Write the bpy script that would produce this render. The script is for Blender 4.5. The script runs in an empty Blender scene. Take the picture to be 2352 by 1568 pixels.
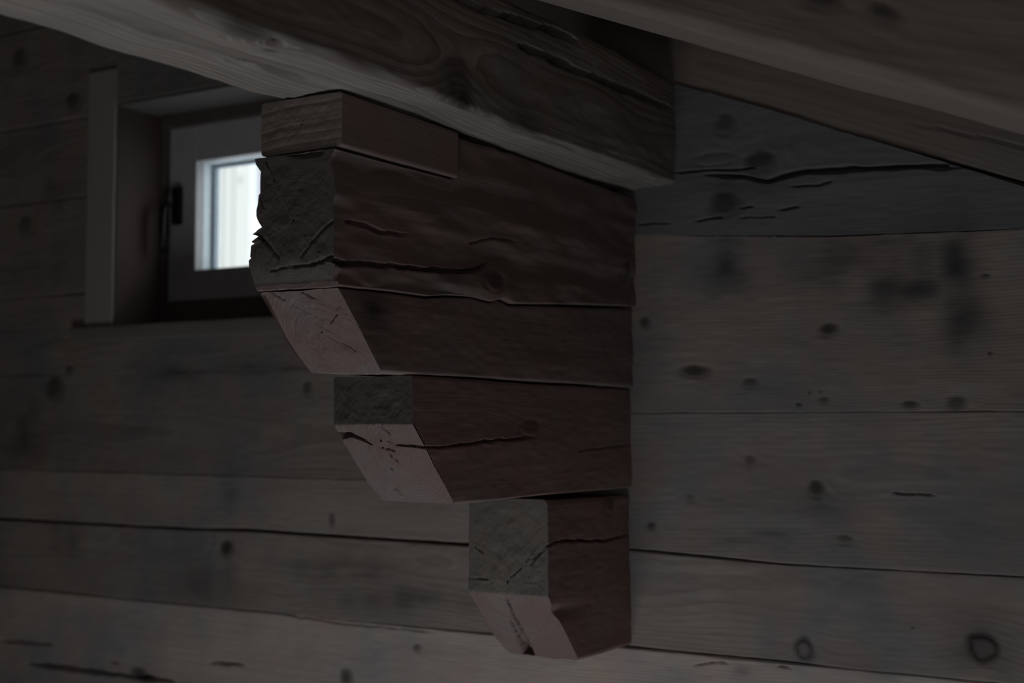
import bpy, math
import numpy as np

# ------------------------------------------------------------------ camera, world, light, exposure
scene = bpy.context.scene
COL = scene.collection
IW, IH, FPX = 2352.0, 1568.0, 3125.0          # image size and focal length in pixels
YAW = math.atan(1924.0 / FPX)                 # camera turned left of the wall's normal
PITCH = math.atan(186.0 / FPX)                # and slightly up
CAM = np.array([0.0, -2.4, 0.0])              # eye height is z = 0, wall face is y = 0

cam_data = bpy.data.cameras.new('camera')
cam_data.sensor_fit = 'HORIZONTAL'
cam_data.sensor_width = 36.0
cam_data.lens = 36.0 * FPX / IW
cam_data.clip_start = 0.02
cam_data.dof.use_dof = True
cam_data.dof.focus_distance = 2.1
cam_data.dof.aperture_fstop = 2.8
cam = bpy.data.objects.new('camera', cam_data)
cam.location = CAM
cam.rotation_euler = (math.pi / 2 + PITCH, 0.0, YAW)
COL.objects.link(cam)
scene.camera = cam

world = bpy.data.worlds.new('overcast_sky')
world.use_nodes = True
bgn = world.node_tree.nodes['Background']
bgn.inputs['Color'].default_value = (0.92, 0.965, 1.0, 1.0)
bgn.inputs['Strength'].default_value = 1.8
scene.world = world

# daylight rising through the stairwell opening in the loft floor
sl = bpy.data.lights.new('stairwell_daylight', 'AREA')
sl.shape = 'RECTANGLE'
sl.size, sl.size_y = 1.0, 1.0
sl.energy = 11.8
sl.color = (0.93, 0.97, 1.0)
slo = bpy.data.objects.new('stairwell_daylight', sl)
slo.location = (-1.2, -1.55, -1.72)
slo.rotation_euler = (math.pi, 0, 0)
COL.objects.link(slo)

# added fill light in front of the opposite gable wall, behind the camera
kl = bpy.data.lights.new('gable_fill', 'AREA')
kl.shape = 'RECTANGLE'
kl.size, kl.size_y = 0.9, 0.64
kl.energy = 5.0
kl.color = (0.95, 0.98, 1.0)
klo = bpy.data.objects.new('gable_fill', kl)
klo.location = (0.3, -4.5, -0.25)
klo.rotation_euler = (math.pi / 2, 0, 0)
COL.objects.link(klo)

vs = scene.view_settings
scene.display_settings.display_device = 'sRGB'
vs.view_transform = 'Standard'
vs.look = 'None'
vs.exposure = 0.0
vs.gamma = 1.0
vs.use_curve_mapping = False

# ------------------------------------------------------------------ helpers: measuring, noise, meshes
_fw = np.array([-math.sin(YAW) * math.cos(PITCH), math.cos(YAW) * math.cos(PITCH), math.sin(PITCH)])
_rt = np.array([math.cos(YAW), math.sin(YAW), 0.0])
_up = np.cross(_rt, _fw)


def ray(x, y):
    return _fw + _rt * (x - IW / 2) / FPX + _up * (IH / 2 - y) / FPX


def on_y(x, y, Y=0.0):                        # where the sight line of a photo point meets a plane y = Y
    d = ray(x, y)
    return CAM + d * (Y - CAM[1]) / d[1]


def on_x(x, y, X):
    d = ray(x, y)
    return CAM + d * (X - CAM[0]) / d[0]


def on_z(x, y, Z):
    d = ray(x, y)
    return CAM + d * (Z - CAM[2]) / d[2]


def on_plane(x, y, p0, n):
    d = ray(x, y)
    return CAM + d * ((np.array(p0) - CAM) @ np.array(n)) / (d @ np.array(n))


def hash3(i, j, k, seed):
    h = (i * 374761393 + j * 668265263 + k * 1274126177 + seed * 974634777) & 0xFFFFFFFF
    h = ((h ^ (h >> 13)) * 1103515245) & 0xFFFFFFFF
    h = ((h ^ (h >> 15)) * 2246822519) & 0xFFFFFFFF
    return ((h ^ (h >> 16)) & 0xFFFFFF) / float(0xFFFFFF) * 2 - 1


def vnoise(x, y, z, seed=0):                  # smooth value noise in -1..1
    x, y, z = np.broadcast_arrays(np.asarray(x, float), np.asarray(y, float), np.asarray(z, float))
    xi, yi, zi = np.floor(x).astype(np.int64), np.floor(y).astype(np.int64), np.floor(z).astype(np.int64)
    fx, fy, fz = x - xi, y - yi, z - zi
    fx, fy, fz = [t * t * (3 - 2 * t) for t in (fx, fy, fz)]
    r = 0
    for a in (0, 1):
        for b in (0, 1):
            for c in (0, 1):
                w = (fx if a else 1 - fx) * (fy if b else 1 - fy) * (fz if c else 1 - fz)
                r = r + w * hash3(xi + a, yi + b, zi + c, seed)
    return r


def poly_dist(px, py, pts):
    """distance of points to a polyline, and the position 0..1 along it"""
    pts = np.asarray(pts, float)
    best = np.full(px.shape, 1e9)
    pos = np.zeros(px.shape)
    n = len(pts) - 1
    for i in range(n):
        a, b = pts[i], pts[i + 1]
        ab = b - a
        L2 = max(ab @ ab, 1e-12)
        t = np.clip(((px - a[0]) * ab[0] + (py - a[1]) * ab[1]) / L2, 0, 1)
        d = np.hypot(px - a[0] - t * ab[0], py - a[1] - t * ab[1])
        m = d < best
        best = np.where(m, d, best)
        pos = np.where(m, (i + t) / n, pos)
    return best, pos


def tag(o, label=None, category=None, group=None, kind=None):
    for k, v in (('label', label), ('category', category), ('group', group), ('kind', kind)):
        if v:
            o[k] = v
    return o


def empty(name, loc=(0, 0, 0)):
    o = bpy.data.objects.new(name, None)
    o.location = loc
    o.empty_display_size = 0.05
    COL.objects.link(o)
    return o


def link_mesh(name, verts, faces, mat, parent=None, smooth=False, attrs=None, origin=None):
    verts = np.asarray(verts, float)
    if origin is None:
        origin = np.zeros(3)
        if parent is None:
            origin = np.array([(verts[:, 0].min() + verts[:, 0].max()) / 2,
                               (verts[:, 1].min() + verts[:, 1].max()) / 2, verts[:, 2].min()])
        else:
            origin = np.array(parent.location)
    me = bpy.data.meshes.new(name)
    loc = verts - origin
    nq = [f for f in faces] if isinstance(faces, list) else None
    if nq is not None:
        me.from_pydata(loc.tolist(), [], nq)
    else:
        me.vertices.add(len(loc))
        me.vertices.foreach_set('co', loc.ravel())
        loops = faces.ravel()
        me.loops.add(len(loops))
        me.loops.foreach_set('vertex_index', loops)
        me.polygons.add(len(faces))
        me.polygons.foreach_set('loop_start', np.arange(0, len(loops), 4))
        me.polygons.foreach_set('loop_total', np.full(len(faces), 4))
        me.update(calc_edges=True)
        me.validate()
    if smooth:
        me.polygons.foreach_set('use_smooth', np.ones(len(me.polygons), bool))
    for k, v in (attrs or {}).items():
        a = me.attributes.new(k, 'FLOAT', 'POINT')
        a.data.foreach_set('value', np.asarray(v, np.float32))
    me.materials.append(mat)
    o = bpy.data.objects.new(name, me)
    if parent is None:
        o.location = origin
    else:
        o.parent = parent
    COL.objects.link(o)
    return o


def box_geo(x0, x1, y0, y1, z0, z1, b=0.0):
    """box with chamfered edges: returns verts, faces"""
    import bmesh
    bm = bmesh.new()
    bmesh.ops.create_cube(bm, size=1.0)
    for v in bm.verts:
        v.co = ((x0 + x1) / 2 + v.co.x * (x1 - x0), (y0 + y1) / 2 + v.co.y * (y1 - y0), (z0 + z1) / 2 + v.co.z * (z1 - z0))
    if b > 0:
        bmesh.ops.bevel(bm, geom=list(bm.edges), offset=b, segments=2, affect='EDGES', profile=0.5)
    bm.verts.index_update()
    V = [tuple(v.co) for v in bm.verts]
    F = [[v.index for v in f.verts] for f in bm.faces]
    bm.free()
    return V, F


def boxes(name, specs, mat, parent=None, b=0.0):
    V, F = [], []
    for s in specs:
        v, f = box_geo(*s, b=b)
        k = len(V)
        V += v
        F += [[i + k for i in q] for q in f]
    return link_mesh(name, V, F, mat, parent)


# ------------------------------------------------------------------ materials
def _nodes(name):
    m = bpy.data.materials.new(name)
    m.use_nodes = True
    nt = m.node_tree
    return m, nt, nt.nodes['Principled BSDF']


def wood(name, early, late, grey, ring=230.0, contrast=0.6, stain=0.35, rough=0.75, bump=0.25, blotch=3.0, warm=None, warm_amt=0.0):
    """aged timber: growth rings follow the 'g' attribute, knots and stains come from attributes"""
    m, nt, bs = _nodes(name)
    N, L = nt.nodes, nt.links

    def att(n):
        a = N.new('ShaderNodeAttribute'); a.attribute_name = n; return a.outputs['Fac']

    def math_(op, a, b=None):
        q = N.new('ShaderNodeMath'); q.operation = op
        for i, v in enumerate((a, b)):
            if v is None: continue
            if isinstance(v, (int, float)): q.inputs[i].default_value = v
            else: L.new(v, q.inputs[i])
        return q.outputs[0]

    def comb(x, y, z):
        q = N.new('ShaderNodeCombineXYZ')
        for i, v in enumerate((x, y, z)):
            if isinstance(v, (int, float)): q.inputs[i].default_value = v
            else: L.new(v, q.inputs[i])
        return q.outputs[0]

    def noise(vec, scale, detail, rough_=0.5):
        q = N.new('ShaderNodeTexNoise'); q.inputs['Scale'].default_value = scale
        q.inputs['Detail'].default_value = detail; q.inputs['Roughness'].default_value = rough_
        L.new(vec, q.inputs['Vector']); return q.outputs['Fac']

    def ramp(fac, p0, p1, c0=(0, 0, 0, 1), c1=(1, 1, 1, 1)):
        q = N.new('ShaderNodeValToRGB'); q.color_ramp.elements[0].position = p0; q.color_ramp.elements[1].position = p1
        q.color_ramp.elements[0].color = c0; q.color_ramp.elements[1].color = c1
        L.new(fac, q.inputs['Fac']); return q.outputs['Color']

    def mix(fac, a, b, mode='MIX'):
        q = N.new('ShaderNodeMix'); q.data_type = 'RGBA'; q.blend_type = mode
        if isinstance(fac, (int, float)): q.inputs['Factor'].default_value = fac
        else: L.new(fac, q.inputs['Factor'])
        for i, v in (('A', a), ('B', b)):
            s = [x for x in q.inputs if x.name == i and x.type == 'RGBA'][0]
            if isinstance(v, tuple): s.default_value = (*v, 1.0)
            else: L.new(v, s)
        return [x for x in q.outputs if x.type == 'RGBA'][0]

    g, s, sd = att('g'), att('s'), att('seed')
    knot, stn, tone = att('knot'), att('stain'), att('tone')
    rings = noise(comb(math_('MULTIPLY', g, ring), math_('MULTIPLY', s, 1.3), sd), 1.0, 2.0)
    wav = N.new('ShaderNodeTexWave'); wav.wave_type = 'BANDS'; wav.bands_direction = 'X'; wav.wave_profile = 'SAW'
    wav.inputs['Scale'].default_value = 1.0; wav.inputs['Distortion'].default_value = 1.6
    wav.inputs['Detail'].default_value = 1.5; wav.inputs['Detail Scale'].default_value = 0.6
    L.new(comb(math_('MULTIPLY', g, ring * 0.32), math_('MULTIPLY', s, 0.9), sd), wav.inputs['Vector'])
    fibre = noise(comb(math_('MULTIPLY', g, ring * 5), math_('MULTIPLY', s, 14.0), sd), 1.0, 2.0)
    rf = math_('ADD', math_('MULTIPLY', rings, 0.6), math_('MULTIPLY', wav.outputs['Fac'], 0.4))
    col = mix(math_('MULTIPLY', ramp(rf, 0.40, 0.72), contrast), early, late)
    col = mix(math_('MULTIPLY', ramp(fibre, 0.35, 0.75), 0.25), col, late)
    geo = N.new('ShaderNodeTexCoord').outputs['Object']
    bl = noise(geo, blotch, 3.0, 0.55)
    col = mix(math_('MULTIPLY', ramp(bl, 0.42, 0.68), stain), col, grey)
    if warm:
        wb = N.new('ShaderNodeTexNoise'); wb.inputs['Scale'].default_value = 9.0; wb.inputs['Detail'].default_value = 2.0
        L.new(geo, wb.inputs['Vector'])
        col = mix(math_('MULTIPLY', ramp(wb.outputs['Fac'], 0.42, 0.62), warm_amt), col, warm)
    col = mix(stn, col, (0.055, 0.055, 0.058))
    col = mix(knot, col, (0.022, 0.017, 0.015))
    col = mix(1.0, col, comb(tone, tone, tone), 'MULTIPLY')
    L.new(col, bs.inputs['Base Color'])
    bs.inputs['Roughness'].default_value = rough
    bs.inputs['Specular IOR Level'].default_value = 0.25
    bmp = N.new('ShaderNodeBump'); bmp.inputs['Strength'].default_value = bump; bmp.inputs['Distance'].default_value = 0.002
    L.new(math_('ADD', math_('MULTIPLY', rf, -1.0), math_('MULTIPLY', fibre, 0.5)), bmp.inputs['Height'])
    L.new(bmp.outputs['Normal'], bs.inputs['Normal'])
    return m


def plain(name, col, rough=0.5, metal=0.0, nscale=40.0, var=0.15, spec=0.4):
    m, nt, bs = _nodes(name)
    N, L = nt.nodes, nt.links
    tc = N.new('ShaderNodeTexCoord')
    n = N.new('ShaderNodeTexNoise'); n.inputs['Scale'].default_value = nscale; n.inputs['Detail'].default_value = 4.0
    L.new(tc.outputs['Object'], n.inputs['Vector'])
    r = N.new('ShaderNodeValToRGB')
    r.color_ramp.elements[0].color = (*[c * (1 - var) for c in col], 1); r.color_ramp.elements[0].position = 0.3
    r.color_ramp.elements[1].color = (*[min(1, c * (1 + var)) for c in col], 1); r.color_ramp.elements[1].position = 0.7
    L.new(n.outputs['Fac'], r.inputs['Fac'])
    L.new(r.outputs['Color'], bs.inputs['Base Color'])
    bs.inputs['Roughness'].default_value = rough
    bs.inputs['Metallic'].default_value = metal
    bs.inputs['Specular IOR Level'].default_value = spec
    return m


def glass_mat():
    m, nt, bs = _nodes('window_glass')
    N, L = nt.nodes, nt.links
    tr = N.new('ShaderNodeBsdfTransparent'); tr.inputs['Color'].default_value = (0.97, 0.99, 0.985, 1)
    gl = N.new('ShaderNodeBsdfGlossy'); gl.inputs['Roughness'].default_value = 0.02
    lw = N.new('ShaderNodeLayerWeight')
    pw_ = N.new('ShaderNodeMath'); pw_.operation = 'POWER'; pw_.inputs[1].default_value = 5.0
    fr = N.new('ShaderNodeMath'); fr.operation = 'MULTIPLY_ADD'; fr.inputs[1].default_value = 0.9; fr.inputs[2].default_value = 0.04
    L.new(lw.outputs['Facing'], pw_.inputs[0]); L.new(pw_.outputs[0], fr.inputs[0])
    mx = N.new('ShaderNodeMixShader')
    L.new(fr.outputs[0], mx.inputs[0]); L.new(tr.outputs[0], mx.inputs[1]); L.new(gl.outputs[0], mx.inputs[2])
    L.new(mx.outputs[0], nt.nodes['Material Output'].inputs['Surface'])
    nt.nodes.remove(bs)
    return m


M_WALL = wood('aged_wall_timber', (0.37, 0.325, 0.295), (0.23, 0.187, 0.163), (0.2, 0.208, 0.22), ring=150, contrast=0.6, stain=0.85, blotch=4.0, warm=(0.33, 0.24, 0.2), warm_amt=0.35)
M_GREY = wood('greyed_wall_timber', (0.235, 0.23, 0.235), (0.16, 0.155, 0.155), (0.17, 0.175, 0.185), ring=150, contrast=0.5, stain=0.5)
M_CORB = wood('brown_corbel_timber', (0.34, 0.275, 0.245), (0.23, 0.175, 0.155), (0.24, 0.225, 0.215), ring=170, contrast=0.6, stain=0.45, warm=(0.34, 0.2, 0.175), warm_amt=0.45, bump=0.35)
M_END = wood('sawn_end_grain', (0.29, 0.235, 0.215), (0.19, 0.145, 0.13), (0.24, 0.23, 0.226), ring=170, contrast=0.9, stain=0.85, blotch=16.0, warm=(0.25, 0.155, 0.135), warm_amt=0.7, bump=0.9)
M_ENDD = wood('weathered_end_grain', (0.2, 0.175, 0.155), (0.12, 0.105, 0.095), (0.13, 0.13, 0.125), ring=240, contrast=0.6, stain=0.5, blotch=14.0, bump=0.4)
M_END_SHADE = wood('shaded_end_grain', (0.145, 0.125, 0.112), (0.085, 0.073, 0.066), (0.1, 0.098, 0.095), ring=240, contrast=0.6, stain=0.5, blotch=14.0, bump=0.5)  # darker copy of the weathered end grain, with shade painted into the colour
M_BEAM = wood('rough_purlin_timber', (0.37, 0.335, 0.31), (0.17, 0.137, 0.12), (0.2, 0.195, 0.19), ring=130, contrast=0.75, stain=0.5, blotch=5.0, bump=0.6)
M_RAFT = wood('planed_rafter_timber', (0.33, 0.275, 0.24), (0.22, 0.175, 0.15), (0.24, 0.23, 0.225), ring=120, contrast=0.6, stain=0.35, bump=0.25)
M_BOARD = wood('packing_board_timber', (0.3, 0.24, 0.205), (0.13, 0.1, 0.085), (0.24, 0.21, 0.19), ring=75, contrast=0.95, stain=0.2, bump=0.5)
M_TRIM = wood('casing_timber', (0.34, 0.315, 0.29), (0.26, 0.235, 0.215), (0.27, 0.27, 0.26), ring=160, contrast=0.35, stain=0.3, bump=0.15)
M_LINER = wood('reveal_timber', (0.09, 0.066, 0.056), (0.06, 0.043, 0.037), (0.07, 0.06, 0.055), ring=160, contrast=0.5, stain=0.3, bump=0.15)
M_ROOM = plain('dark_room_boards', (0.17, 0.13, 0.105), 0.8, nscale=6, var=0.2)
M_SASH = plain('grey_painted_sash', (0.42, 0.405, 0.415), 0.45, nscale=30, var=0.06)
M_FRAME = plain('dark_brown_frame', (0.1, 0.08, 0.072), 0.6, nscale=20, var=0.12)
M_WARM = wood('reddish_corbel_timber', (0.36, 0.26, 0.23), (0.24, 0.165, 0.145), (0.27, 0.225, 0.21), ring=170, contrast=0.6, stain=0.35, warm=(0.36, 0.21, 0.185), warm_amt=0.6, bump=0.35)
M_JAMB = plain('pale_sash_jamb', (0.78, 0.86, 0.9), 0.4, nscale=30, var=0.05)
M_GASK = plain('rubber_gasket', (0.3, 0.36, 0.42), 0.6, nscale=60, var=0.1)
M_BLACK = plain('black_handle_metal', (0.02, 0.02, 0.022), 0.35, 0.6, nscale=80, var=0.2)
M_GLASS = glass_mat()
M_PLANK = wood('pale_outdoor_planks', (0.74, 0.73, 0.7), (0.66, 0.645, 0.62), (0.7, 0.69, 0.69), ring=60, contrast=0.5, stain=0.3, bump=0.1)
M_WHITE = plain('white_outdoor_paint', (0.85, 0.86, 0.86), 0.6, nscale=20, var=0.03)
M_LILAC = plain('pale_lilac_paint', (0.68, 0.7, 0.78), 0.6, nscale=20, var=0.03)
M_SNOW = plain('bright_snow', (0.85, 0.88, 0.92), 0.9, nscale=3, var=0.05)


# ------------------------------------------------------------------ the timber builder
def timber(name, axis, s0, s1, u0, u1, v0, v1, mat, parent=None, r=0.006, du=0.006, dv=0.0025, ds=0.006,
           s_start=None, amp=0.0015, seed=1, pith=(0.0, -0.3), knots=(), stains=(), cracks=(), tone=1.0,
           end_mat=None, slant_mat=None, end_cracks=(), end_amp=0.001, shear=0.0, shear0=0.0, v_top=None, v_bot=None,
           u_left=None, dense=(1, 1, 1, 1), loops=46, cap_knots=(), bulge=None, gwarp=0.012, end_tone=None, warp=None, dvr=None, tone_fn=None, vt_band=None):
    """A sawn log along an axis ('X' or 'Y'), cross-section u0..u1 by v0..v1 with rounded arrises.
    knots/stains: (face, s, w, rs, rw, amount, ring); cracks: (face, polyline[(s,w)], width, depth).
    faces: 'u+', 'u-', 'v+', 'v-'.  s_start(u, v) shapes the cut end."""
    def edge(a, b, step):
        n = max(2, int(abs(b - a) / step))
        return np.linspace(a, b, n + 1)
    st = [du if dense[0] else 0.03, (dvr or dv) if dense[1] else 0.03, du if dense[2] else 0.03, dv if dense[3] else 0.03]
    U, V, NU, NV = [], [], [], []

    def put(u, v, nu, nv):
        U.append(u); V.append(v); NU.append(nu); NV.append(nv)

    def arc(cu, cv, a0):
        for k in range(1, 4):
            a = math.radians(a0 + 90 * k / 4)
            put(cu + r * math.cos(a), cv + r * math.sin(a), math.cos(a), math.sin(a))
    for u in edge(u0 + r, u1 - r, st[0]): put(u, v0, 0, -1)
    arc(u1 - r, v0 + r, -90)
    for v in edge(v0 + r, v1 - r, st[1]): put(u1, v, 1, 0)
    arc(u1 - r, v1 - r, 0)
    for u in edge(u1 - r, u0 + r, st[2]): put(u, v1, 0, 1)
    arc(u0 + r, v1 - r, 90)
    for v in edge(v1 - r, v0 + r, st[3]): put(u0, v, -1, 0)
    arc(u0 + r, v0 + r, 180)
    U, V, NU, NV = map(np.array, (U, V, NU, NV))
    n = len(U)
    M = max(2, int((s1 - s0) / ds)) + 1
    t = np.linspace(0, 1, M)[:, None]
    Sst = s_start(U, V) if s_start else np.full(n, s0)
    S = Sst[None, :] * (1 - t) + s1 * t
    Ug, Vg = np.broadcast_to(U, (M, n)).copy(), np.broadcast_to(V, (M, n)).copy()
    if v_top is not None:                     # top arris follows a line along the log
        tt = (Vg - v0) / (v1 - v0) if vt_band is None else np.clip((Vg - v1 + vt_band) / vt_band, 0, 1)
        Vg = Vg + (v_top(S) - v1) * tt
    if v_bot is not None:
        tt = (v1 - Vg) / (v1 - v0)
        Vg = Vg + (v_bot(S) - v0) * tt
    d = amp * (vnoise(S * 3.0, Ug * 9, Vg * 9, seed) + 0.6 * vnoise(S * 9, Ug * 30, Vg * 30, seed + 7) + 0.25 * vnoise(S * 40, Ug * 120, Vg * 120, seed + 9))
    corner = np.minimum(np.abs(NU), np.abs(NV))[None, :]
    d = d - np.abs(vnoise(S * 14, Ug * 20, Vg * 20, seed + 3)) * corner * r * 0.5
    if u_left is not None:                    # ragged side
        m = np.clip(-NU, 0, 1)[None, :]
        d = d + m * u_left(S, Vg)
    if bulge is not None:
        d = d + bulge(S, Ug, Vg, NU[None, :], NV[None, :])
    masks = {'u+': np.clip(NU, 0, 1), 'u-': np.clip(-NU, 0, 1), 'v+': np.clip(NV, 0, 1), 'v-': np.clip(-NV, 0, 1)}
    g = np.hypot(Ug - pith[0], Vg - pith[1])
    g = g + gwarp * vnoise(S * 1.6, Ug * 5, Vg * 5, seed + 21) + 0.004 * vnoise(S * 6, Ug * 14, Vg * 14, seed + 22)
    kn, sn = np.zeros((M, n)), np.zeros((M, n))
    for face, ks, kw, rs, rw, amt, ringed in knots:
        W = Vg if face[0] == 'u' else Ug
        m = (masks[face] > 0.7)[None, :]
        q = np.hypot((S - ks) / rs, (W - kw) / rw) + 0.22 * vnoise(S * 55, W * 55, 0.5, seed + 31)
        if ringed:
            k = amt * (np.exp(-((q - 0.85) / 0.28) ** 2) + 0.35 * (q < 0.85))
        else:
            k = 0.85 * amt * np.clip((1.4 - q) / 0.9, 0, 1)
        kn = np.maximum(kn, np.where(m, np.clip(k, 0, 1), 0))
        g = g + np.where(m, 0.012 * np.minimum(rw / 0.015, 1.2) ** 0.7 * np.exp(-(q / 2.2) ** 2), 0)
        d = d + np.where(m, (0.0012 * np.exp(-q * q) - 0.0014 * np.exp(-((q - 1) / 0.25) ** 2)), 0)
    for face, ks, kw, rs, rw, amt in stains:
        W = Vg if face[0] == 'u' else Ug
        m = (masks[face] > 0.7)[None, :]
        q = np.hypot((S - ks) / rs, (W - kw) / rw)
        k = amt * np.exp(-q * q) * np.clip(0.85 + 0.5 * vnoise(S * 24, W * 30, 0, seed + 41), 0, 1.2)
        sn = np.maximum(sn, np.where(m, np.clip(k, 0, 1), 0))
    for face, pts, wid, dep in cracks:
        W = Vg if face[0] == 'u' else Ug
        m = masks[face][None, :]
        dist, pos = poly_dist(S + 0.0, W + 0.0015 * vnoise(S * 45, W * 5, 0, seed + 51), pts)
        fade = np.clip(np.minimum(pos, 1 - pos) * 8 + 0.35, 0, 1)
        ww = wid * fade * (1 + 0.35 * vnoise(S * 25, 0, 0, seed + 52))
        d = d - m * dep * fade * np.exp(-(dist / np.maximum(ww, 1e-4)) ** 6)
    Uo, Vo = Ug + NU[None, :] * d, Vg + NV[None, :] * d
    if warp is not None:
        Uo, Vo = warp(S, Uo, Vo)
    tn = np.full((M, n), float(tone)) if tone_fn is None else tone * tone_fn(S, Ug, Vg, NU[None, :], NV[None, :])
    Svert, Uv, Vv = S.ravel(), Uo.ravel(), Vo.ravel()
    A = dict(g=g.ravel(), knot=kn.ravel(), stain=sn.ravel(), tone=tn.ravel())
    i = np.arange(M - 1)[:, None]
    j = np.arange(n)[None, :]
    jn = (j + 1) % n
    F = np.stack([np.broadcast_to(i * n + j, (M - 1, n)), np.broadcast_to(i * n + jn, (M - 1, n)),
                  np.broadcast_to((i + 1) * n + jn, (M - 1, n)), np.broadcast_to((i + 1) * n + j, (M - 1, n))], -1).reshape(-1, 4)
    mats = [np.zeros(len(F), int)]
    base = M * n
    Fs = [F]
    for which in (0, 1):                      # end caps
        ru, rv = Uo[0 if which == 0 else -1], Vo[0 if which == 0 else -1]
        cu, cv = (u0 + u1) / 2, (rv.min() + rv.max()) / 2
        K = loops if (which == 0 and s_start) else 3
        kk = np.linspace(1, 0.02, K)[:, None]
        cU, cV = cu + (ru - cu)[None, :] * kk, cv + (rv - cv)[None, :] * kk
        if which == 0:
            cS = s_start(cU, cV) if s_start else np.full(cU.shape, s0)
            cS = cS + end_amp * np.minimum(1, (1 - kk) * 6) * (vnoise(cU * 60, cV * 60, 0, seed + 61) + 0.5 * vnoise(cU * 200, cV * 200, 0, seed + 62))
            for pts, wid, dep in end_cracks:
                dist, pos = poly_dist(cU + 0.001 * vnoise(cU * 90, cV * 90, 1, seed + 63), cV, pts)
                w0, w1 = wid if isinstance(wid, tuple) else (wid, wid)
                ww = w0 + (w1 - w0) * pos
                cS = cS + dep * np.exp(-(dist / np.maximum(ww, 5e-4)) ** 6)
        else:
            cS = np.full(cU.shape, s1)
        Svert = np.concatenate([Svert, cS.ravel()]); Uv = np.concatenate([Uv, cU.ravel()]); Vv = np.concatenate([Vv, cV.ravel()])
        gc = np.hypot(cU - pith[0], cV - pith[1]) + gwarp * vnoise(cS * 1.6, cU * 5, cV * 5, seed + 21) + 0.004 * vnoise(cS * 6, cU * 14, cV * 14, seed + 22)
        kc = np.zeros(cU.shape)
        for ku, kv, ra, amt in cap_knots if which == 0 else ():
            q = np.hypot(cU - ku, cV - kv) / ra
            kc = np.maximum(kc, amt * np.clip((1.2 - q) / 0.5, 0, 1))
        A['g'] = np.concatenate([A['g'], gc.ravel()])
        A['knot'] = np.concatenate([A['knot'], kc.ravel()])
        A['stain'] = np.concatenate([A['stain'], np.zeros(cU.size)])
        A['tone'] = np.concatenate([A['tone'], np.full(cU.size, end_tone if (end_tone and which == 0) else tone)])
        i = np.arange(K - 1)[:, None]
        a_, b_, c_, d_ = [np.broadcast_to(x, (K - 1, n)) for x in (i * n + j, i * n + jn, (i + 1) * n + jn, (i + 1) * n + j)]
        f = np.stack([d_, c_, b_, a_] if which == 0 else [a_, b_, c_, d_], -1).reshape(-1, 4) + base
        Fs.append(f)
        if which == 0 and end_mat is not None:
            mi = np.ones(len(f), int)
            if slant_mat is not None:
                vm = cV.ravel()[f[:, 0] - base]
                mi = np.where(vm < slant_mat[1], 2, 1)
            mats.append(mi)
        else:
            mats.append(np.zeros(len(f), int))
        base += cU.size
        # little closing patch is smaller than a millimetre: left as the innermost loop
    Fall = np.concatenate(Fs)
    if axis == 'X':
        P = np.stack([Svert, Uv, Vv - shear * (Svert - shear0)], -1)
    else:
        P = np.stack([Uv, Svert, Vv], -1)
        Fall = Fall[:, ::-1]
    if axis == 'X':
        pass
    A['s'] = Svert
    A['seed'] = np.full(len(Svert), seed * 3.7)
    o = link_mesh(name, P, np.ascontiguousarray(Fall), mat, parent, smooth=True, attrs=A)
    if end_mat is not None:
        o.data.materials.append(end_mat)
        if slant_mat is not None:
            o.data.materials.append(slant_mat[0])
        o.data.polygons.foreach_set('material_index', np.concatenate(mats).astype(np.int32))
        o.data.update()
    return o


# ------------------------------------------------------------------ the log wall with the window opening
WX0, WX1 = -3.5, 0.7                          # wall extent along x
OX0, OX1, OZ0, OZ1 = -2.663, -2.09, 0.245, 0.815   # window opening
wall = boxes('wall_back', [(WX0, OX0, 0.06, 0.2, -1.6, 2.0), (OX1, 2.0, 0.06, 0.2, -1.6, 2.0),
                           (OX0, OX1, 0.06, 0.2, -1.6, OZ0), (OX0, OX1, 0.06, 0.2, OZ1, 2.0)], M_ROOM)
tag(wall, label='log wall of wide sawn timbers around a small window', kind='structure')


def wk(x, y, rs, rw, amt=0.9, ringed=False):  # a knot on the wall face, from its place in the photo
    p = on_y(x, y)
    return ('u-', p[0], p[2], rs, rw, amt, ringed)


def ws(x, y, rs, rw, amt):
    p = on_y(x, y)
    return ('u-', p[0], p[2], rs, rw, amt)


def wc(pts, wid=0.003, dep=0.02):
    return ('u-', [(on_y(x, y)[0], on_y(x, y)[2]) for x, y in pts], wid, dep)


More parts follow.
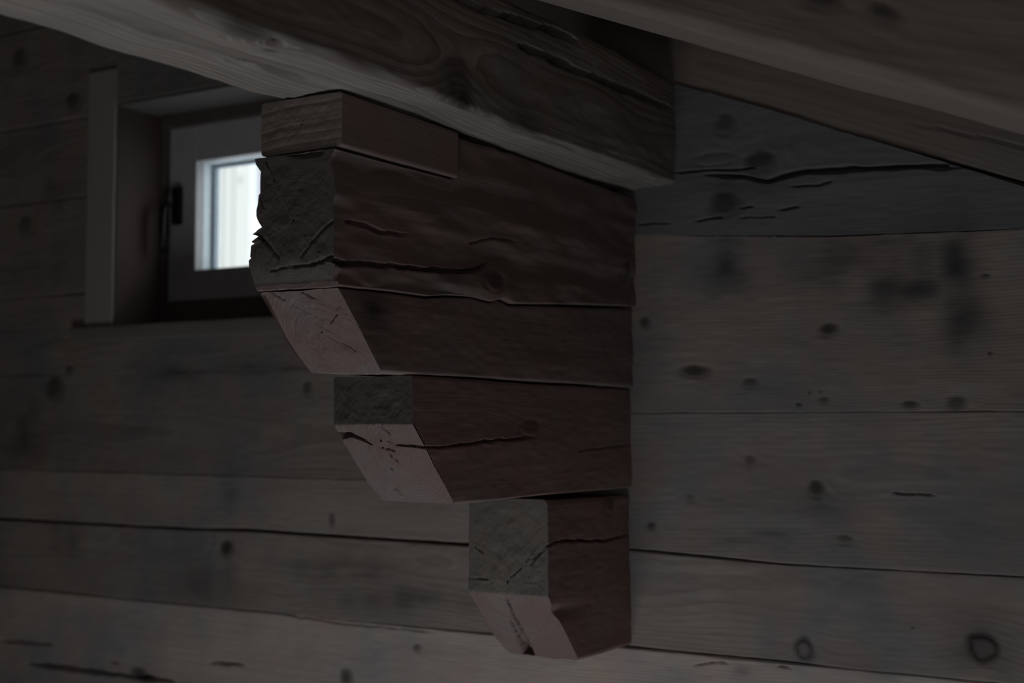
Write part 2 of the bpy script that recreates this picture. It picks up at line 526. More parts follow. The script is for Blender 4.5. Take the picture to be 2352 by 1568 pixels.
WALL_KNOTS = [wk(1482, 741, .011, .011, .8), wk(1902, 758, .018, .012, .95), wk(1595, 852, .030, .012, .95), wk(1722, 880, .014, .010, .6),
              wk(1836, 930, .005, .005, 1), wk(1893, 920, .009, .007, .6), wk(2090, 930, .015, .007, .8), wk(2195, 927, .016, .013, .7),
              wk(2275, 813, .004, .004, .9), wk(2263, 633, .008, .004, .9), wk(1858, 903, .003, .003, .8), wk(1884, 900, .003, .003, .8),
              wk(1722, 1058, .010, .011, .55), wk(1876, 1124, .015, .015, .9), wk(1496, 1208, .010, .008, .8), wk(1940, 1240, .016, .008, .55), wk(1585, 1143, .009, .007, .5),
              wk(1846, 1492, .019, .021, .6, True), wk(2257, 1487, .026, .024, .7, True), wk(2096, 1441, .002, .002, .9),
              wk(523, 1260, .022, .02, 1.0), wk(762, 1195, .008, .018, .7), wk(706, 893, .014, .018, .7), wk(125, 890, .035, .032, .75), wk(160, 850, .016, .012, .6),
              wk(958, 1489, .010, .009, .7), wk(795, 1555, .016, .02, .9), wk(320, 1548, .028, .018, .9), wk(265, 1522, .016, .005, .7), wk(520, 1522, .03, .004, .6),
              wk(1745, 370, .028, .02, .85), wk(1665, 285, .02, .022, .6), wk(1664, 470, .032, .022, .8), wk(1640, 365, .05, .012, .25),
              wk(45, 135, .03, .03, .6), wk(170, 235, .03, .025, .7), wk(60, 520, .03, .03, .5)]
WALL_STAINS = [ws(1665, 620, .045, .06, .7), ws(1915, 600, .09, .06, .55), ws(2035, 630, .06, .07, .8), ws(2105, 665, .07, .03, .75), ws(2195, 620, .035, .11, .8), ws(2180, 520, .04, .06, .5),
               ws(2215, 735, .042, .065, .75), ws(2090, 600, .07, .07, .5), ws(470, 1330, .12, .05, .5), ws(800, 1310, .16, .04, .45), ws(900, 1370, .2, .035, .5), ws(150, 1230, .06, .06, .5),
               ws(60, 1000, .1, .1, .5), ws(400, 860, .1, .02, .55), ws(600, 845, .12, .015, .5), ws(1900, 1160, .05, .03, .45), ws(2257, 1487, .06, .05, .5),
               ws(1690, 1243, .035, .008, .5), ws(1770, 1225, .04, .007, .45), ws(530, 1130, .03, .05, .35), ws(90, 620, .1, .08, .4), ws(130, 440, .08, .06, .4), ws(1700, 430, .12, .03, .35), ws(2010, 1545, .05, .012, .3), ws(1700, 1540, .02, .012, .35)]
WALL_CRACKS = [wc([(1545, 396), (1620, 391), (1700, 388), (1735, 384)], .002, .02), wc([(1620, 402), (1700, 404), (1760, 416), (1800, 404), (1850, 394), (1950, 388), (2100, 383), (2250, 381)], .0045, .03),
               wc([(1600, 507), (1660, 498)], .002, .012), wc([(1465, 514), (1540, 511)], .0015, .006), wc([(1700, 500), (1780, 496)], .0015, .008), wc([(1700, 478), (1730, 474)], .002, .01),
               wc([(1790, 483), (1835, 475)], .002, .01), wc([(1820, 430), (1880, 425), (1910, 415)], .0018, .01), wc([(2050, 1132), (2145, 1137)], .0018, .008),
               wc([(60, 1523), (200, 1540), (300, 1553), (400, 1566)], .006, .03), wc([(480, 1521), (560, 1527)], .003, .012),
               wc([(0, 1470), (120, 1480)], .004, .012), wc([(1590, 1529), (1630, 1522), (1670, 1524)], .0018, .01), wc([(1790, 1530), (1815, 1534)], .0018, .01),
               wc([(650, 1410), (780, 1432), (880, 1440), (1000, 1452)], .002, .006)]


def wall_log(z0, z1, x0=WX0, x1=WX1, tone=1.0, seed=1, off=0.0, pith=None, v_top=None, v_bot=None, r=0.005, amp=0.002, mat=None):
    kn = [k for k in WALL_KNOTS if z0 - .01 < k[2] < z1 + .01 and x0 < k[1] < x1]
    stn = [k for k in WALL_STAINS if z0 - .06 < k[2] < z1 + .06]
    cr = [c for c in WALL_CRACKS if z0 - .01 < np.mean([p[1] for p in c[1]]) < z1 + .01]
    pith = pith or (0.10, (z0 + z1) / 2 + 0.03)
    return timber('log', 'X', x0, x1, off, 0.07, z0, z1, mat or M_WALL, wall, r=r, du=0.02, dv=0.0018, ds=0.0055, seed=seed, tone=tone,
                  pith=pith, knots=kn, stains=stn, cracks=cr, amp=amp, dense=(0, 0, 0, 1), v_top=v_top, v_bot=v_bot, loops=3)


def line(*pz):
    xs = [p[0] for p in pz]; zs = [p[1] for p in pz]
    return lambda S: np.interp(S, xs, zs)


roofline = lambda S: .663 - .383 * (S + 1.109) - .0035
SPL = -1.28                                   # where the corbel stub hides the butt joints
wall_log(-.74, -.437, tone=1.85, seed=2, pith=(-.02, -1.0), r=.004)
for _z0, _z1, _sd in ((-1.02, -.742, 61), (-1.31, -1.022, 62), (-1.6, -1.312, 63)):   # below the frame, down to the floor
    timber('log', 'X', WX0, 2.0, 0, .07, _z0, _z1, M_WALL, wall, r=.004, du=.02, dv=.012, ds=.02, seed=_sd, tone=1.2, pith=(.1, _z0 + .1), amp=.002, dense=(0, 0, 0, 1), loops=3)
jt = line((-3.5, -.258), (-2.4, -.2555), (-2.2, -.25), (-1.6, -.2565), (-1.2, -.247), (-.9, -.258), (.7, -.25))
gap = line((-3.5, .0035), (-1.4, .0032), (-1.1, .0016), (-.8, .0008), (.7, .0006))
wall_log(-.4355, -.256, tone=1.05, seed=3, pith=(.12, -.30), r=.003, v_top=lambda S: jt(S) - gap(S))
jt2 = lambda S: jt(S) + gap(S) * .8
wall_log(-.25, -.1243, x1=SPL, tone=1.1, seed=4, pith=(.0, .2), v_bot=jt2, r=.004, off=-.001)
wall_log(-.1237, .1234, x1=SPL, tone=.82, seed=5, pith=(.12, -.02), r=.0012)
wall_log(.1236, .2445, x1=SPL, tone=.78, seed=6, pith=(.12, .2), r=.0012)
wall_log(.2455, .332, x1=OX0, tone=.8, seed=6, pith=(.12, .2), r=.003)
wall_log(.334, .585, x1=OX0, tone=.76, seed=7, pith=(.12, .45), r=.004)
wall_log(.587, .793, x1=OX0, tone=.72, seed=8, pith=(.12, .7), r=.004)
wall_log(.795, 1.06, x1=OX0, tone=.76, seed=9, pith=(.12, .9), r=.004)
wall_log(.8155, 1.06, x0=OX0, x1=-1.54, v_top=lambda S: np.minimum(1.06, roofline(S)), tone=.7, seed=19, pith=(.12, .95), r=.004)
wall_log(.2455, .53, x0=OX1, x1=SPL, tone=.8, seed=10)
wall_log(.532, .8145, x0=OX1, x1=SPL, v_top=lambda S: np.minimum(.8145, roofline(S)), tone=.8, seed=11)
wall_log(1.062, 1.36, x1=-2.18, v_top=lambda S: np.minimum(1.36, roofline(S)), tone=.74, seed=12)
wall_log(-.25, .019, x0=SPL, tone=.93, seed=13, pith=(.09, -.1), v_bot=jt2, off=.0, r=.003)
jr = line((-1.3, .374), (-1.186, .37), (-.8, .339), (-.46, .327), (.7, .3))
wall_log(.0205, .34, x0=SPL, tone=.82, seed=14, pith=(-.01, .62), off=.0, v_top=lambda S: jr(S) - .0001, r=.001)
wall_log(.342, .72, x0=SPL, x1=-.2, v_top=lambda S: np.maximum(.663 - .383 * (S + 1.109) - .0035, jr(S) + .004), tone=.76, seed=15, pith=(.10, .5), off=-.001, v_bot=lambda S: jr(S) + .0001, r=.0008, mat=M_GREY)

# ------------------------------------------------------------------ the room around the camera
RS = 0.41                                     # roof slope


def roof_z(x):
    return 0.547 - RS * (x + 0.80)


ceil_v = []
for (x, y) in ((-3.6, -4.7), (2.1, -4.7), (2.1, 0.2), (-3.6, 0.2)):
    ceil_v.append((x, y, roof_z(x) + 0.2))
ceil_v += [(x, y, z + 0.08) for x, y, z in ceil_v]
ceiling = link_mesh('ceiling', ceil_v, [[0, 3, 2, 1], [4, 5, 6, 7], [0, 1, 5, 4], [1, 2, 6, 5], [2, 3, 7, 6], [3, 0, 4, 7]], M_ROOM)
tag(ceiling, kind='structure')
SW = (-1.75, -0.65, -2.1, -1.0)                 # stairwell opening x0 x1 y0 y1
floor = boxes('floor', [(-3.6, SW[0], -4.7, 0.2, -1.7, -1.6), (SW[1], 2.1, -4.7, 0.2, -1.7, -1.6),
                        (SW[0], SW[1], -4.7, SW[2], -1.7, -1.6), (SW[0], SW[1], SW[3], 0.2, -1.7, -1.6)], M_ROOM)
tag(floor, kind='structure')
for nm, sp in (('wall_left', (-3.6, -3.5, -4.7, 0.2, -1.7, 2.2)), ('wall_right', (2.0, 2.1, -4.7, 0.2, -1.7, 0.2)),
               ('wall_front', (-3.6, 2.1, -4.7, -4.6, -1.7, 2.2))):
    tag(boxes(nm, [sp], M_ROOM), kind='structure')
well = boxes('trim_1', [(SW[0] - .05, SW[0], SW[2] - .05, SW[3] + .05, -1.95, -1.58), (SW[1], SW[1] + .05, SW[2] - .05, SW[3] + .05, -1.95, -1.58),
                        (SW[0], SW[1], SW[2] - .05, SW[2], -1.95, -1.58), (SW[0], SW[1], SW[3], SW[3] + .05, -1.95, -1.58),
                        (SW[0], SW[1], SW[2], SW[3], -1.95, -1.9)], M_ROOM)
tag(well, kind='structure')

w2 = boxes('fill_frame', [(-.21, -.15, -4.6, -4.48, -.64, .12), (.75, .81, -4.6, -4.48, -.64, .12), (-.15, .75, -4.6, -4.48, .07, .12), (-.15, .75, -4.6, -4.48, -.64, -.58)], M_FRAME)  # frame added around the fill light; the wall behind has no opening
tag(w2, kind='structure')

# ------------------------------------------------------------------ the window
win = empty('window_1', (-2.38, 0.1, 0.245))
tag(win, label='small deep-set window with grey sash and black handle', kind='structure')


def flat_timber(name, parent, x0, x1, y0, y1, z0, z1, mat, axis='X', seed=50, tone=1.0, r=.003):
    if axis == 'X':
        return timber(name, 'X', x0, x1, y0, y1, z0, z1, mat, parent, r=r, du=.01, dv=.01, ds=.02, amp=.0006, seed=seed, pith=(y0 + .2, z0 - .3), tone=tone, loops=3)
    return timber_z(name, x0, x1, y0, y1, z0, z1, mat, parent, seed, tone, r)


def timber_z(name, x0, x1, y0, y1, z0, z1, mat, parent, seed, tone, r):
    V, F = box_geo(x0, x1, y0, y1, z0, z1, b=min(r, .0012))
    V = np.array(V)
    A = dict(g=np.hypot(V[:, 0] - x0 - .2, V[:, 1] + .3), s=V[:, 2], seed=np.full(len(V), seed * 3.7), knot=np.zeros(len(V)),
             stain=np.zeros(len(V)), tone=np.full(len(V), tone))
    return link_mesh(name, V, F, mat, parent, attrs=A)


flat_timber('casing', win, -2.762, -2.6635, -.008, .03, .246, .905, M_TRIM, 'Z', 51)
flat_timber('casing', win, -2.0895, -1.99, -.008, .03, .246, .905, M_TRIM, 'Z', 52)
flat_timber('sill', win, -2.80, -1.97, -.018, .165, .206, .2445, M_TRIM, 'X', 53, .62)
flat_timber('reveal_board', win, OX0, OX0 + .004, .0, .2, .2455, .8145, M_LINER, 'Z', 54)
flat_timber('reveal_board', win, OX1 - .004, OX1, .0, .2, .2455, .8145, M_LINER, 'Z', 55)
flat_timber('head_board', win, OX0, OX1, .0, .14, .808, .8155, M_TRIM, 'X', 56, .42, r=.002)


def ring_frame(name, x0, x1, z0, z1, w, y0, y1, mat, parent, b=.002, wb=None):
    wb = wb or w
    return boxes(name, [(x0, x0 + w, y0, y1, z0, z1), (x1 - w, x1, y0, y1, z0, z1),
                        (x0 + w, x1 - w, y0, y1, z1 - w, z1), (x0 + w, x1 - w, y0, y1, z0, z0 + wb)], mat, parent, b)


boxes('frame', [(OX0 + .004, OX0 + .0125, .15, .21, .2455, .808), (OX1 - .0125, OX1 - .004, .15, .21, .2455, .808),
                (OX0 + .0125, OX1 - .0125, .15, .21, .776, .808), (OX0 + .0125, OX1 - .0125, .15, .21, .2455, .316)], M_FRAME, win, .002)
SX0, SX1, SZ0, SZ1 = -2.652, -2.10, .313, .779
sash = ring_frame('sash', SX0, SX1, SZ0, SZ1, .097, .172, .2, M_SASH, win, b=.003, wb=.084)
GX0, GX1, GZ0, GZ1 = SX0 + .097, SX1 - .097, SZ0 + .084, SZ1 - .097
ring_frame('glazing_jamb', GX0 - .02, GX1 + .02, GZ0 - .02, GZ1 + .02, .02, .2, .232, M_JAMB, win, b=.002)
ring_frame('gasket', GX0 - .004, GX1 + .004, GZ0 - .004, GZ1 + .004, .012, .232, .25, M_GASK, win, b=.001)
boxes('pane', [(GX0, GX1, .2385, .2425, GZ0, GZ1)], M_GLASS, win)
# lever handle
hp = on_y(411, 474, .172)
handle = boxes('handle_plate', [(hp[0] - .016, hp[0] + .016, .158, .1735, hp[2] - .05, hp[2] + .05)], M_BLACK, win, .005)


def tube(name, pts, rad, mat, parent, k=10, flat=1.0):
    pts = [np.array(p, float) for p in pts]
    V, F = [], []
    for i, p in enumerate(pts):
        tdir = pts[min(i + 1, len(pts) - 1)] - pts[max(i - 1, 0)]
        tdir /= np.linalg.norm(tdir)
        a = np.cross(tdir, [0.3, 0.9, 0.31]); a /= np.linalg.norm(a)
        b = np.cross(tdir, a)
        rr = rad[i] if isinstance(rad, (list, tuple)) else rad
        for j in range(k):
            an = 2 * math.pi * j / k
            V.append(p + rr * (math.cos(an) * a + flat * math.sin(an) * b))
    for i in range(len(pts) - 1):
        for j in range(k):
            F.append([i * k + j, i * k + (j + 1) % k, (i + 1) * k + (j + 1) % k, (i + 1) * k + j])
    F.append(list(range(k))[::-1]); F.append([(len(pts) - 1) * k + j for j in range(k)])
    return link_mesh(name, np.array(V), F, mat, parent, smooth=True)


tube('handle_lever', [(hp[0], .16, hp[2]), (hp[0], .135, hp[2]), (hp[0] - .001, .122, hp[2] - .004), (hp[0] - .002, .117, hp[2] - .02),
                      (hp[0] - .002, .116, hp[2] - .07), (hp[0] - .001, .118, hp[2] - .128)], [.008, .008, .0085, .009, .0085, .0075], M_BLACK, win)

# ------------------------------------------------------------------ outdoors, seen through the pane
ground = boxes('ground', [(-14, 6, .6, 14, -2.6, -2.5)], M_SNOW)
tag(ground, label='bright snowy ground outside the window', kind='structure')
PY = 3.0
shed = empty('plank_shed', (on_y(540, 500, PY)[0], PY, -2.5))
tag(shed, label='pale shed wall of upright planks seen through the window', category='shed')
pe = [470, 502, 535, 573]
xs = [on_y(p, 500, PY)[0] for p in pe]
pw = xs[2] - xs[1]
edges = [xs[1] - pw * k for k in (3, 2, 1)] + xs[1:]
for i in range(len(edges) - 1):
    a, b = edges[i], edges[i + 1]
    kn = [('u-', on_y(552, 413, PY)[0], on_y(552, 413, PY)[2], .012, .016, .55, False)] if i == 4 else ([('u-', on_y(505, 422, PY)[0], on_y(505, 422, PY)[2], .01, .014, .35, False)] if i == 3 else [])
    V, F = box_geo(a + .003, b - .003, PY, PY + .03, -2.45, 2.6, b=.004)
    nz, nx = 160, 12
    zz, xx = np.meshgrid(np.linspace(-2.45, 2.6, nz * 2), np.linspace(a + .003, b - .003, nx), indexing='ij')
    V = np.stack([xx.ravel(), np.full(xx.size, PY) + .004 * (np.abs(xx.ravel() - (a + b) / 2) > (b - a) / 2 - .008), zz.ravel()], -1)
    Vb = V + np.array([0, .03, 0])
    n2, nn = nz * 2, len(V)
    ii, jj = np.meshgrid(np.arange(n2 - 1), np.arange(nx - 1), indexing='ij')
    q = (ii * nx + jj).ravel()
    Fq = np.stack([q, q + 1, q + nx + 1, q + nx], -1)
    side = []
    for j in (0, nx - 1):
        r_ = np.arange(n2 - 1) * nx + j
        side.append(np.stack([r_, r_ + nx, r_ + nx + nn, r_ + nn], -1))
    Fq = np.concatenate([Fq, Fq[:, ::-1] + nn] + side)
    Vall = np.concatenate([V, Vb])
    kk = np.zeros(len(Vall))
    for k in kn:
        kk = np.maximum(kk, k[5] * np.clip(1.5 - np.hypot((Vall[:, 0] - k[1]) / k[3], (Vall[:, 2] - k[2]) / k[4]), 0, 1))
    A = dict(g=np.hypot(Vall[:, 0] - a - .03, .12 + 0 * Vall[:, 1]) + .01 * vnoise(Vall[:, 2] * 2, Vall[:, 0] * 9, 0, i), s=Vall[:, 2], seed=np.full(len(Vall), i * 4.1),
             knot=kk, stain=np.zeros(len(Vall)), tone=np.full(len(Vall), [1, .97, 1, .97, 1, 1][i]))
    link_mesh('plank', Vall, np.ascontiguousarray(Fq), M_PLANK, shed, attrs=A)
boxes('corner_batten', [(on_y(490, 500, PY - .03)[0], on_y(501, 500, PY - .03)[0], PY - .03, PY - .002, -2.45, 2.6)], M_WHITE, shed, .004)
boxes('corner_batten', [(on_y(572, 500, PY - .01)[0], on_y(577, 500, PY - .01)[0], PY - .01, PY + .03, -2.45, 2.6)], M_WHITE, shed, .004)
# curved bargeboard hanging beside the shed
BY = 3.2
prof = [(570, 250), (640, 250), (640, 400), (600, 452), (590, 466), (582, 478), (576, 492), (572, 508), (570, 520)]
V = [on_y(x, y, BY) for x, y in prof] + [on_y(x, y, BY) + np.array([0, .04, 0]) for x, y in prof]
n = len(prof)
F = [list(range(n)), [n + k for k in range(n)][::-1]] + [[k, n + k, n + (k + 1) % n, (k + 1) % n] for k in range(n)]
bb = link_mesh('bargeboard', V, F, M_LILAC, shed)

# ------------------------------------------------------------------ corbel logs, packing board, purlin, rafters
XL = -1.345


def sidep(pts, X):
    return [(on_x(x, y, X)[1], on_x(x, y, X)[2]) for x, y in pts]


def endp(pts, Y):
    return [(on_y(x, y, Y)[0], on_y(x, y, Y)[2]) for x, y in pts]


def slantp(pts, p0, dy, dz):                  # plane through p0 containing x and (dy, dz)
    out = []
    for x, y in pts:
        p = on_plane(x, y, p0, (0, dz, -dy))
        out.append((p[0], p[2]))
    return out


BUTT = 0.012


def scratches(seed, x0, x1, z0, z1, n=18):    # saw and axe marks running down a chamfer
    rng = np.random.RandomState(seed)
    out = []
    for _ in range(n):
        x, z, l = rng.uniform(x0, x1), rng.uniform(z0, z1), rng.uniform(.012, .05)
        a = rng.uniform(-1.15, -.5)
        out.append(([(x, z), (x + .5 * l * math.cos(a) + rng.uniform(-.002, .002), z + .5 * l * math.sin(a)), (x + l * math.cos(a), z + l * math.sin(a))],
                    (rng.uniform(.0008, .0016), .0006), rng.uniform(.0005, .0016)))
    return out


# lowest corbel
c3s = lambda U, V: -.321 + np.clip(-.304 - V, 0, 1) * (.109 / .124) + .012 * np.clip(((U + 1.29) / .08), -1, 1) * 0
c3 = timber('corbel_log', 'Y', -.321, BUTT, -1.371, -1.207, -.431, -.135, M_WARM, r=.007, du=.003, dv=.0025, dvr=.0015, warp=lambda S, U, V: (U + .016 * np.clip((-.37 - V) / .06, 0, 1) ** 2 * np.clip((-1.207 - U) / .164, 0, 1) - .010 * np.exp(-((V + .335) / .012) ** 2) * np.clip((U + 1.371) / .164, 0, 1) * np.clip(1 - (S + .32) * 6, 0, 1), V), end_amp=.0016, ds=.004, seed=31, pith=(-1.30, -.27),
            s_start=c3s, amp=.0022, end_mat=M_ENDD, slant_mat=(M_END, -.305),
            v_top=lambda S: np.interp(S, [-.33, -.25, -.1, 0], [-.137, -.139, -.141, -.142]),
            cracks=[('u+', sidep([(1250, 1256), (1275, 1246), (1330, 1240), (1390, 1243), (1415, 1236), (1450, 1227)], -1.207), .0025, .02),
                    ],
            end_cracks=[(endp([(1218, 1297), (1235, 1275), (1262, 1250)], -.321), (.001, .0025), .012),
                        (endp([(1172, 1325), (1195, 1305)], -.321), .0015, .004), (endp([(1076, 1326), (1120, 1330)], -.321), .0012, .004),
                        (endp([(1090, 1255), (1110, 1270)], -.321), .0012, .004),
                        (slantp([(1163, 1376), (1178, 1410), (1200, 1452), (1218, 1495), (1222, 1512)], (-1.3, -.321, -.304), .109, -.124), (.002, .006), .07),
                        (slantp([(1172, 1425), (1190, 1462), (1208, 1500)], (-1.3, -.321, -.304), .109, -.124), (.0015, .007), .06)] + scratches(3, -1.36, -1.22, -.43, -.31),
            knots=[('u+', *sidep([(1400, 1160)], -1.207)[0], .02, .018, .5, False)], gwarp=.02, tone=1.0)
tag(c3, 'lowest and shortest corbel log, its chamfer split by a wide crack', 'beam', 'corbel logs stepping out of the wall')

c2s = lambda U, V: -.733 + np.clip(-.003 - V, 0, 1) * (.111 / .121)
sp2 = ((-1.28, -.733, -.003), .111, -.121)
c2 = timber('corbel_log', 'Y', -.733, BUTT, -1.354, -1.2025, -.129, .0665, M_WARM, r=.004, du=.003, dv=.0025, dvr=.0015, end_tone=.8, warp=lambda S, U, V: (U + .013 * np.clip((-.075 - V) / .055, 0, 1) ** 2 * np.clip((-1.2025 - U) / .152, 0, 1), V), end_amp=.0016, ds=.0045, seed=32, pith=(-1.26, -.05),  # reduced end tone paints more shade onto this end
            s_start=c2s, amp=.002, end_mat=M_END_SHADE, slant_mat=(M_END, -.0035),
            v_bot=lambda S: np.interp(S, [-.73, -.55, -.3, 0], [-.127, -.129, -.128, -.128]),
            v_top=lambda S: np.interp(S, [-.73, -.4, 0], [.071, .067, .066]),
            cracks=[('u+', sidep([(960, 1026), (1010, 1027), (1080, 1018), (1150, 1010), (1230, 1004)], -1.2025), .002, .018),
                    ('u+', sidep([(1330, 1036), (1445, 1022)], -1.2025), .0012, .006)],
            end_cracks=[(slantp([(776, 1000), (800, 996), (830, 1008), (852, 1020)], *sp2), (.0045, .001), .03),
                        (slantp([(870, 1026), (905, 1034)], *sp2), .001, .008), (slantp([(910, 1022), (945, 1024), (985, 1028)], *sp2), (.001, .002), .014),
                        (slantp([(875, 980), (895, 995)], *sp2), .0015, .006), (slantp([(905, 1118), (930, 1145)], *sp2), .0015, .006)] + scratches(4, -1.34, -1.21, -.125, -.01),
            cap_knots=[(*slantp([(899, 1047)], *sp2)[0], .003, .8), (*slantp([(912, 1058)], *sp2)[0], .003, .8), (*slantp([(899, 1077)], *sp2)[0], .0025, .8)],
            knots=[('u+', *sidep([(1215, 985)], -1.2025)[0], .03, .015, .4, False)], gwarp=.02, tone=.95)
tag(c2, 'middle corbel log with a short dark end above its pale chamfer', 'beam', 'corbel logs stepping out of the wall')

_jp = [(-.95, .190)] + sorted((on_x(x, y, -1.195)[1], on_x(x, y, -1.195)[2]) for x, y in [(790, 658), (900, 669), (985, 681), (1030, 678), (1090, 682), (1110, 688), (1130, 693), (1150, 687),
                                                                                  (1175, 699), (1300, 702), (1400, 705), (1455, 708)]) + [(.05, .224)]
j1 = lambda S: np.interp(S, [a for a, b in _jp], [b for a, b in _jp])
c1s = lambda U, V: -.913 + np.clip(.196 - V, 0, 1) * (.095 / .118)
sp1 = ((-1.28, -.913, .196), .095, -.118)
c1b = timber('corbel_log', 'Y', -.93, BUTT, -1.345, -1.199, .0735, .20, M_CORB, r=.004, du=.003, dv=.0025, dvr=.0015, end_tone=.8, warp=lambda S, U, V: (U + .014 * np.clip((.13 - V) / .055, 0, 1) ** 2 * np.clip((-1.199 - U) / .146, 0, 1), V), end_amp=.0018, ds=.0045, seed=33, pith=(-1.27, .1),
             s_start=c1s, amp=.002, end_mat=M_END, slant_mat=(M_END, .0), v_top=lambda S: j1(S) - .0012,
             v_bot=lambda S: np.interp(S, [-.93, -.6, 0], [.0735, .0725, .0695]),
             end_cracks=[(slantp([(760, 741), (772, 722)], *sp1), .0015, .01), (slantp([(632, 645), (648, 655), (658, 668)], *sp1), (.004, .0015), .015),
                         (slantp([(588, 645), (630, 645)], *sp1), .0015, .01), (slantp([(626, 672), (650, 688)], *sp1), .001, .005), (slantp([(680, 663), (720, 684)], *sp1), .001, .004),
                         (slantp([(672, 824), (700, 842)], *sp1), .0015, .006)] + scratches(5, -1.34, -1.21, .08, .19, 22),
             cap_knots=[(*slantp([(708, 652)], *sp1)[0], .004, .7)], gwarp=.02, tone=.9,
             stains=[('u+', *sidep([(855, 725)], -1.199)[0], .05, .04, .8)])
tag(c1b, 'corbel log with a full slanting pale end under the ragged log', 'beam', 'corbel logs stepping out of the wall')

rag_px = [(609, 345), (606, 352), (606, 360), (609, 365), (603, 372), (599, 386), (596, 402), (595, 420), (595, 444), (591, 449), (590, 470), (587, 482), (587, 497), (592, 510),
          (600, 522), (594, 524), (586, 532), (594, 541), (576, 540), (576, 555), (586, 561), (576, 563), (575, 590), (578, 593), (572, 597), (572, 612), (574, 640)]
rag = sorted([(on_y(x, y, -.932)[2], on_y(x, y, -.932)[0]) for x, y in rag_px])
rz, rx = np.array([a for a, b in rag]), np.array([b for a, b in rag])


def rag_left(S, V):
    f = np.clip(1 - (S + .93) / .5, 0.25, 1)
    w = V + .012 * vnoise(S * 6, 0, 0, 77) * np.clip((S + .92) * 3, 0, 1)
    return f * (-1.345 - np.interp(w, rz, rx))


def c1_side(S, U, V, NU, NV):                 # hewn, hollowed right-hand face
    m = np.clip(NU, 0, 1)
    return m * (.006 * vnoise(S * 2.2, 0, V * 30, 5) + .003 * vnoise(S * 14, 0, V * 60, 6) - .010 * np.exp(-((V - .365) / .016) ** 2) * np.clip(1.2 - (S + .93) * 1.6, 0, 1))


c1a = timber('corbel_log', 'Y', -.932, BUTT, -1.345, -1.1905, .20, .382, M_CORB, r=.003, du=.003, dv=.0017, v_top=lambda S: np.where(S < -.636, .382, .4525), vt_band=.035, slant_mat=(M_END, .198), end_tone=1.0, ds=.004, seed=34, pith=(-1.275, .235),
             s_start=lambda U, V: -.932 + .010 * np.clip((.24 - V) / .04, 0, 1) ** 2 + 0 * U, amp=.002, end_mat=M_END_SHADE, u_left=rag_left, bulge=c1_side,
             v_bot=lambda S: j1(S) + .0012 + .002 * np.clip((S + .42) * 9, 0, 1),
             cracks=[('u+', sidep([(762, 598), (800, 605), (900, 610), (1000, 620), (1060, 625), (1100, 619), (1130, 606)], -1.1905), .0035, .025),
                     ('u+', sidep([(800, 508), (850, 520), (880, 533), (940, 538)], -1.1905), .003, .01),
                     ('u+', sidep([(1080, 558), (1130, 548), (1180, 556)], -1.1905), .002, .006),
                     ],
             end_cracks=[(endp([(592, 540), (610, 556), (640, 592)], -.932), (.0025, .001), .012), (endp([(775, 503), (755, 515), (728, 540), (690, 590)], -.932), (.0022, .001), .01),
                         (endp([(665, 612), (705, 608), (735, 600), (757, 590), (775, 600)], -.932), (.001, .003), .016), (endp([(615, 622), (660, 612)], -.932), .001, .006),
                         (endp([(596, 455), (608, 478)], -.932), .001, .004), (endp([(665, 350), (700, 356), (735, 350)], -.932), .004, .008)],
             knots=[('u+', *sidep([(1130, 645)], -1.1905)[0], .03, .016, .6, False), ('u+', *sidep([(1440, 625)], -1.1905)[0], .02, .02, .5, False)], gwarp=.02, tone=.85)
tag(c1a, 'thick ragged-edged corbel log with a square dark end before the window', 'beam', 'corbel logs stepping out of the wall')

board = timber('packing_board', 'Y', -.928, -.638, -1.332, -1.185, .385, .4565, M_CORB, r=.003, du=.003, dv=.003, ds=.006, seed=35, pith=(-1.2, -.5), end_mat=M_BOARD,
               s_start=lambda U, V: -.928 + 0 * U, amp=.0012, gwarp=.008, v_top=lambda S: np.interp(S, [-.93, -.5, 0], [.4605, .455, .455]),
               end_amp=.0008, tone=.95)
tag(board, 'square-ended packing board between the purlin and the ragged corbel log', 'board')


def purlin_shape(S, U, V, NU, NV):
    m = np.clip(-NV, 0, 1)
    return m * (.003 * vnoise(S * 4, U * 14, 0, 15) + .0025 * vnoise(S * 12, U * 45, 0, 16)) + np.clip(NU, 0, 1) * (.003 * vnoise(S * 5, 0, V * 12, 17))


def pxz(pts, X=-1.103):
    return sidep(pts, X)


def pbot(pts, Z=.462):
    return [(on_z(x, y, Z)[1], on_z(x, y, Z)[0]) for x, y in pts]


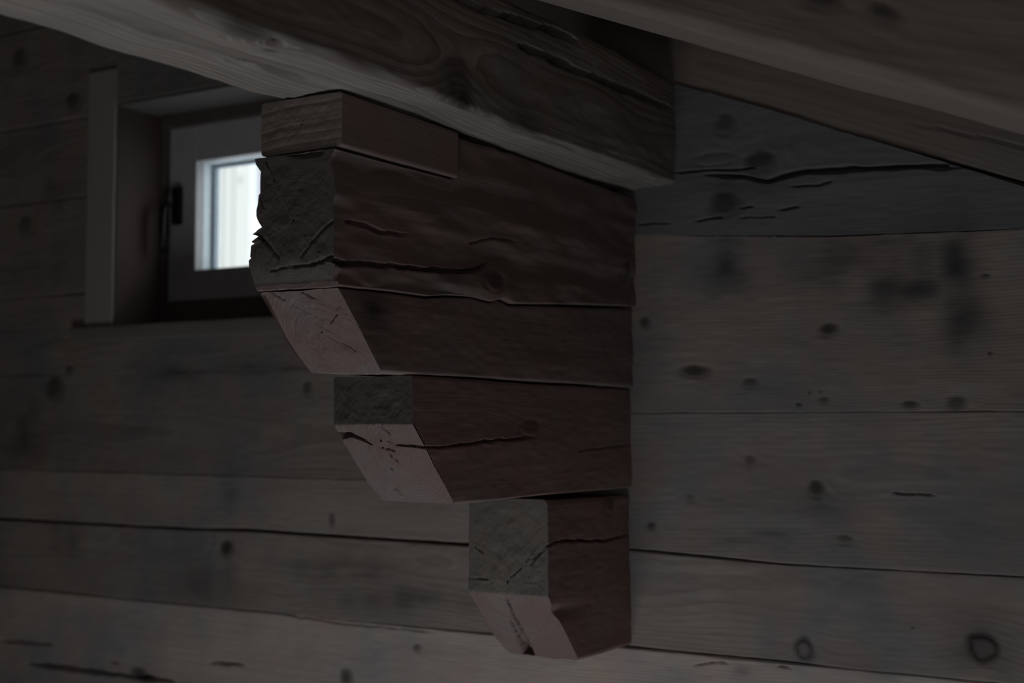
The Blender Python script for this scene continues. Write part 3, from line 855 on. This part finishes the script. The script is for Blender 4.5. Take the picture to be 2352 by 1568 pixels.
purlin = timber('purlin', 'Y', -4.55, BUTT, -1.305, -1.103, .458, .665, M_BEAM, r=.012, du=.0035, dv=.0035, ds=.008, seed=36, pith=(-1.19, .53), amp=.003,
                v_bot=lambda S: np.interp(S, [-4.5, -1.4, -.95, -.6, 0], [.468, .466, .4645, .4585, .4575]), bulge=purlin_shape,
                cracks=[('u+', pxz([(1040, -8), (1100, 18), (1193, 48), (1279, 76), (1320, 95)]), .005, .03),
                        ('u+', pxz([(1193, 107), (1240, 122), (1300, 150), (1380, 185), (1460, 215), (1545, 252)]), .005, .035),
                        ('v-', pbot([(400, 118), (470, 135), (540, 150), (600, 160), (690, 190)]), .004, .006), ('v-', pbot([(545, 140), (620, 160), (700, 188)]), .006, .008),
                        ('v-', pbot([(500, 84), (560, 92), (620, 102), (650, 112)]), .004, .016), ('v-', pbot([(470, 185), (530, 205)]), .003, .006)],
                knots=[('u+', *pxz([(1052, 210)])[0], .04, .05, .6, False), ('u+', *pxz([(1060, 238)])[0], .02, .02, .9, False), ('v-', *pbot([(555, 78)])[0], .05, .012, .6, False),
                       ('v-', *pbot([(615, 118)])[0], .012, .008, .6, False)],
                stains=[('u+', *pxz([(1220, 290)])[0], .05, .03, .5), ('v-', *pbot([(620, 163)])[0], .06, .007, .9), ('v-', *pbot([(470, 120)])[0], .05, .006, .7), ('v-', *pbot([(500, 195)])[0], .04, .005, .8), ('v-', *pbot([(250, 48)])[0], .05, .006, .6), ('v-', *pbot([(300, 60)])[0], .1, .02, .3)], gwarp=.012)
tag(purlin, 'long rough purlin running from the wall overhead past the window', 'beam')

rafter = timber('rafter', 'X', -3.3, 1.9, -.79, -.62, .547, .72, M_RAFT, r=.016, du=.004, dv=.004, ds=.01, seed=37, pith=(-.62, .70), amp=.0022, shear=RS, shear0=-.80,
                knots=[('u-', on_y(1880, 0, -.79)[0], on_y(1880, 0, -.79)[2] + RS * (on_y(1880, 0, -.79)[0] + .8), .03, .012, .8, False),
                       ('u-', on_y(2030, 28, -.79)[0], on_y(2030, 28, -.79)[2] + RS * (on_y(2030, 28, -.79)[0] + .8), .02, .01, .8, False)], gwarp=.03, tone=.74)
tag(rafter, 'nearer sloping rafter with a rounded lower edge, upper right', 'beam')
wr = timber('rafter', 'X', -3.0, -.1, +.004, .055, .5385, .72, M_RAFT, r=.002, du=.01, dv=.004, ds=.01, seed=38, pith=(.05, .60), amp=.001, shear=.383, shear0=-.80, gwarp=.02, tone=.75,
            cracks=[('u-', [(-.65, .59), (-.4, .60), (-.2, .595)], .002, .004)])
tag(wr, 'thin sloping rafter fixed flat against the log wall', 'beam')
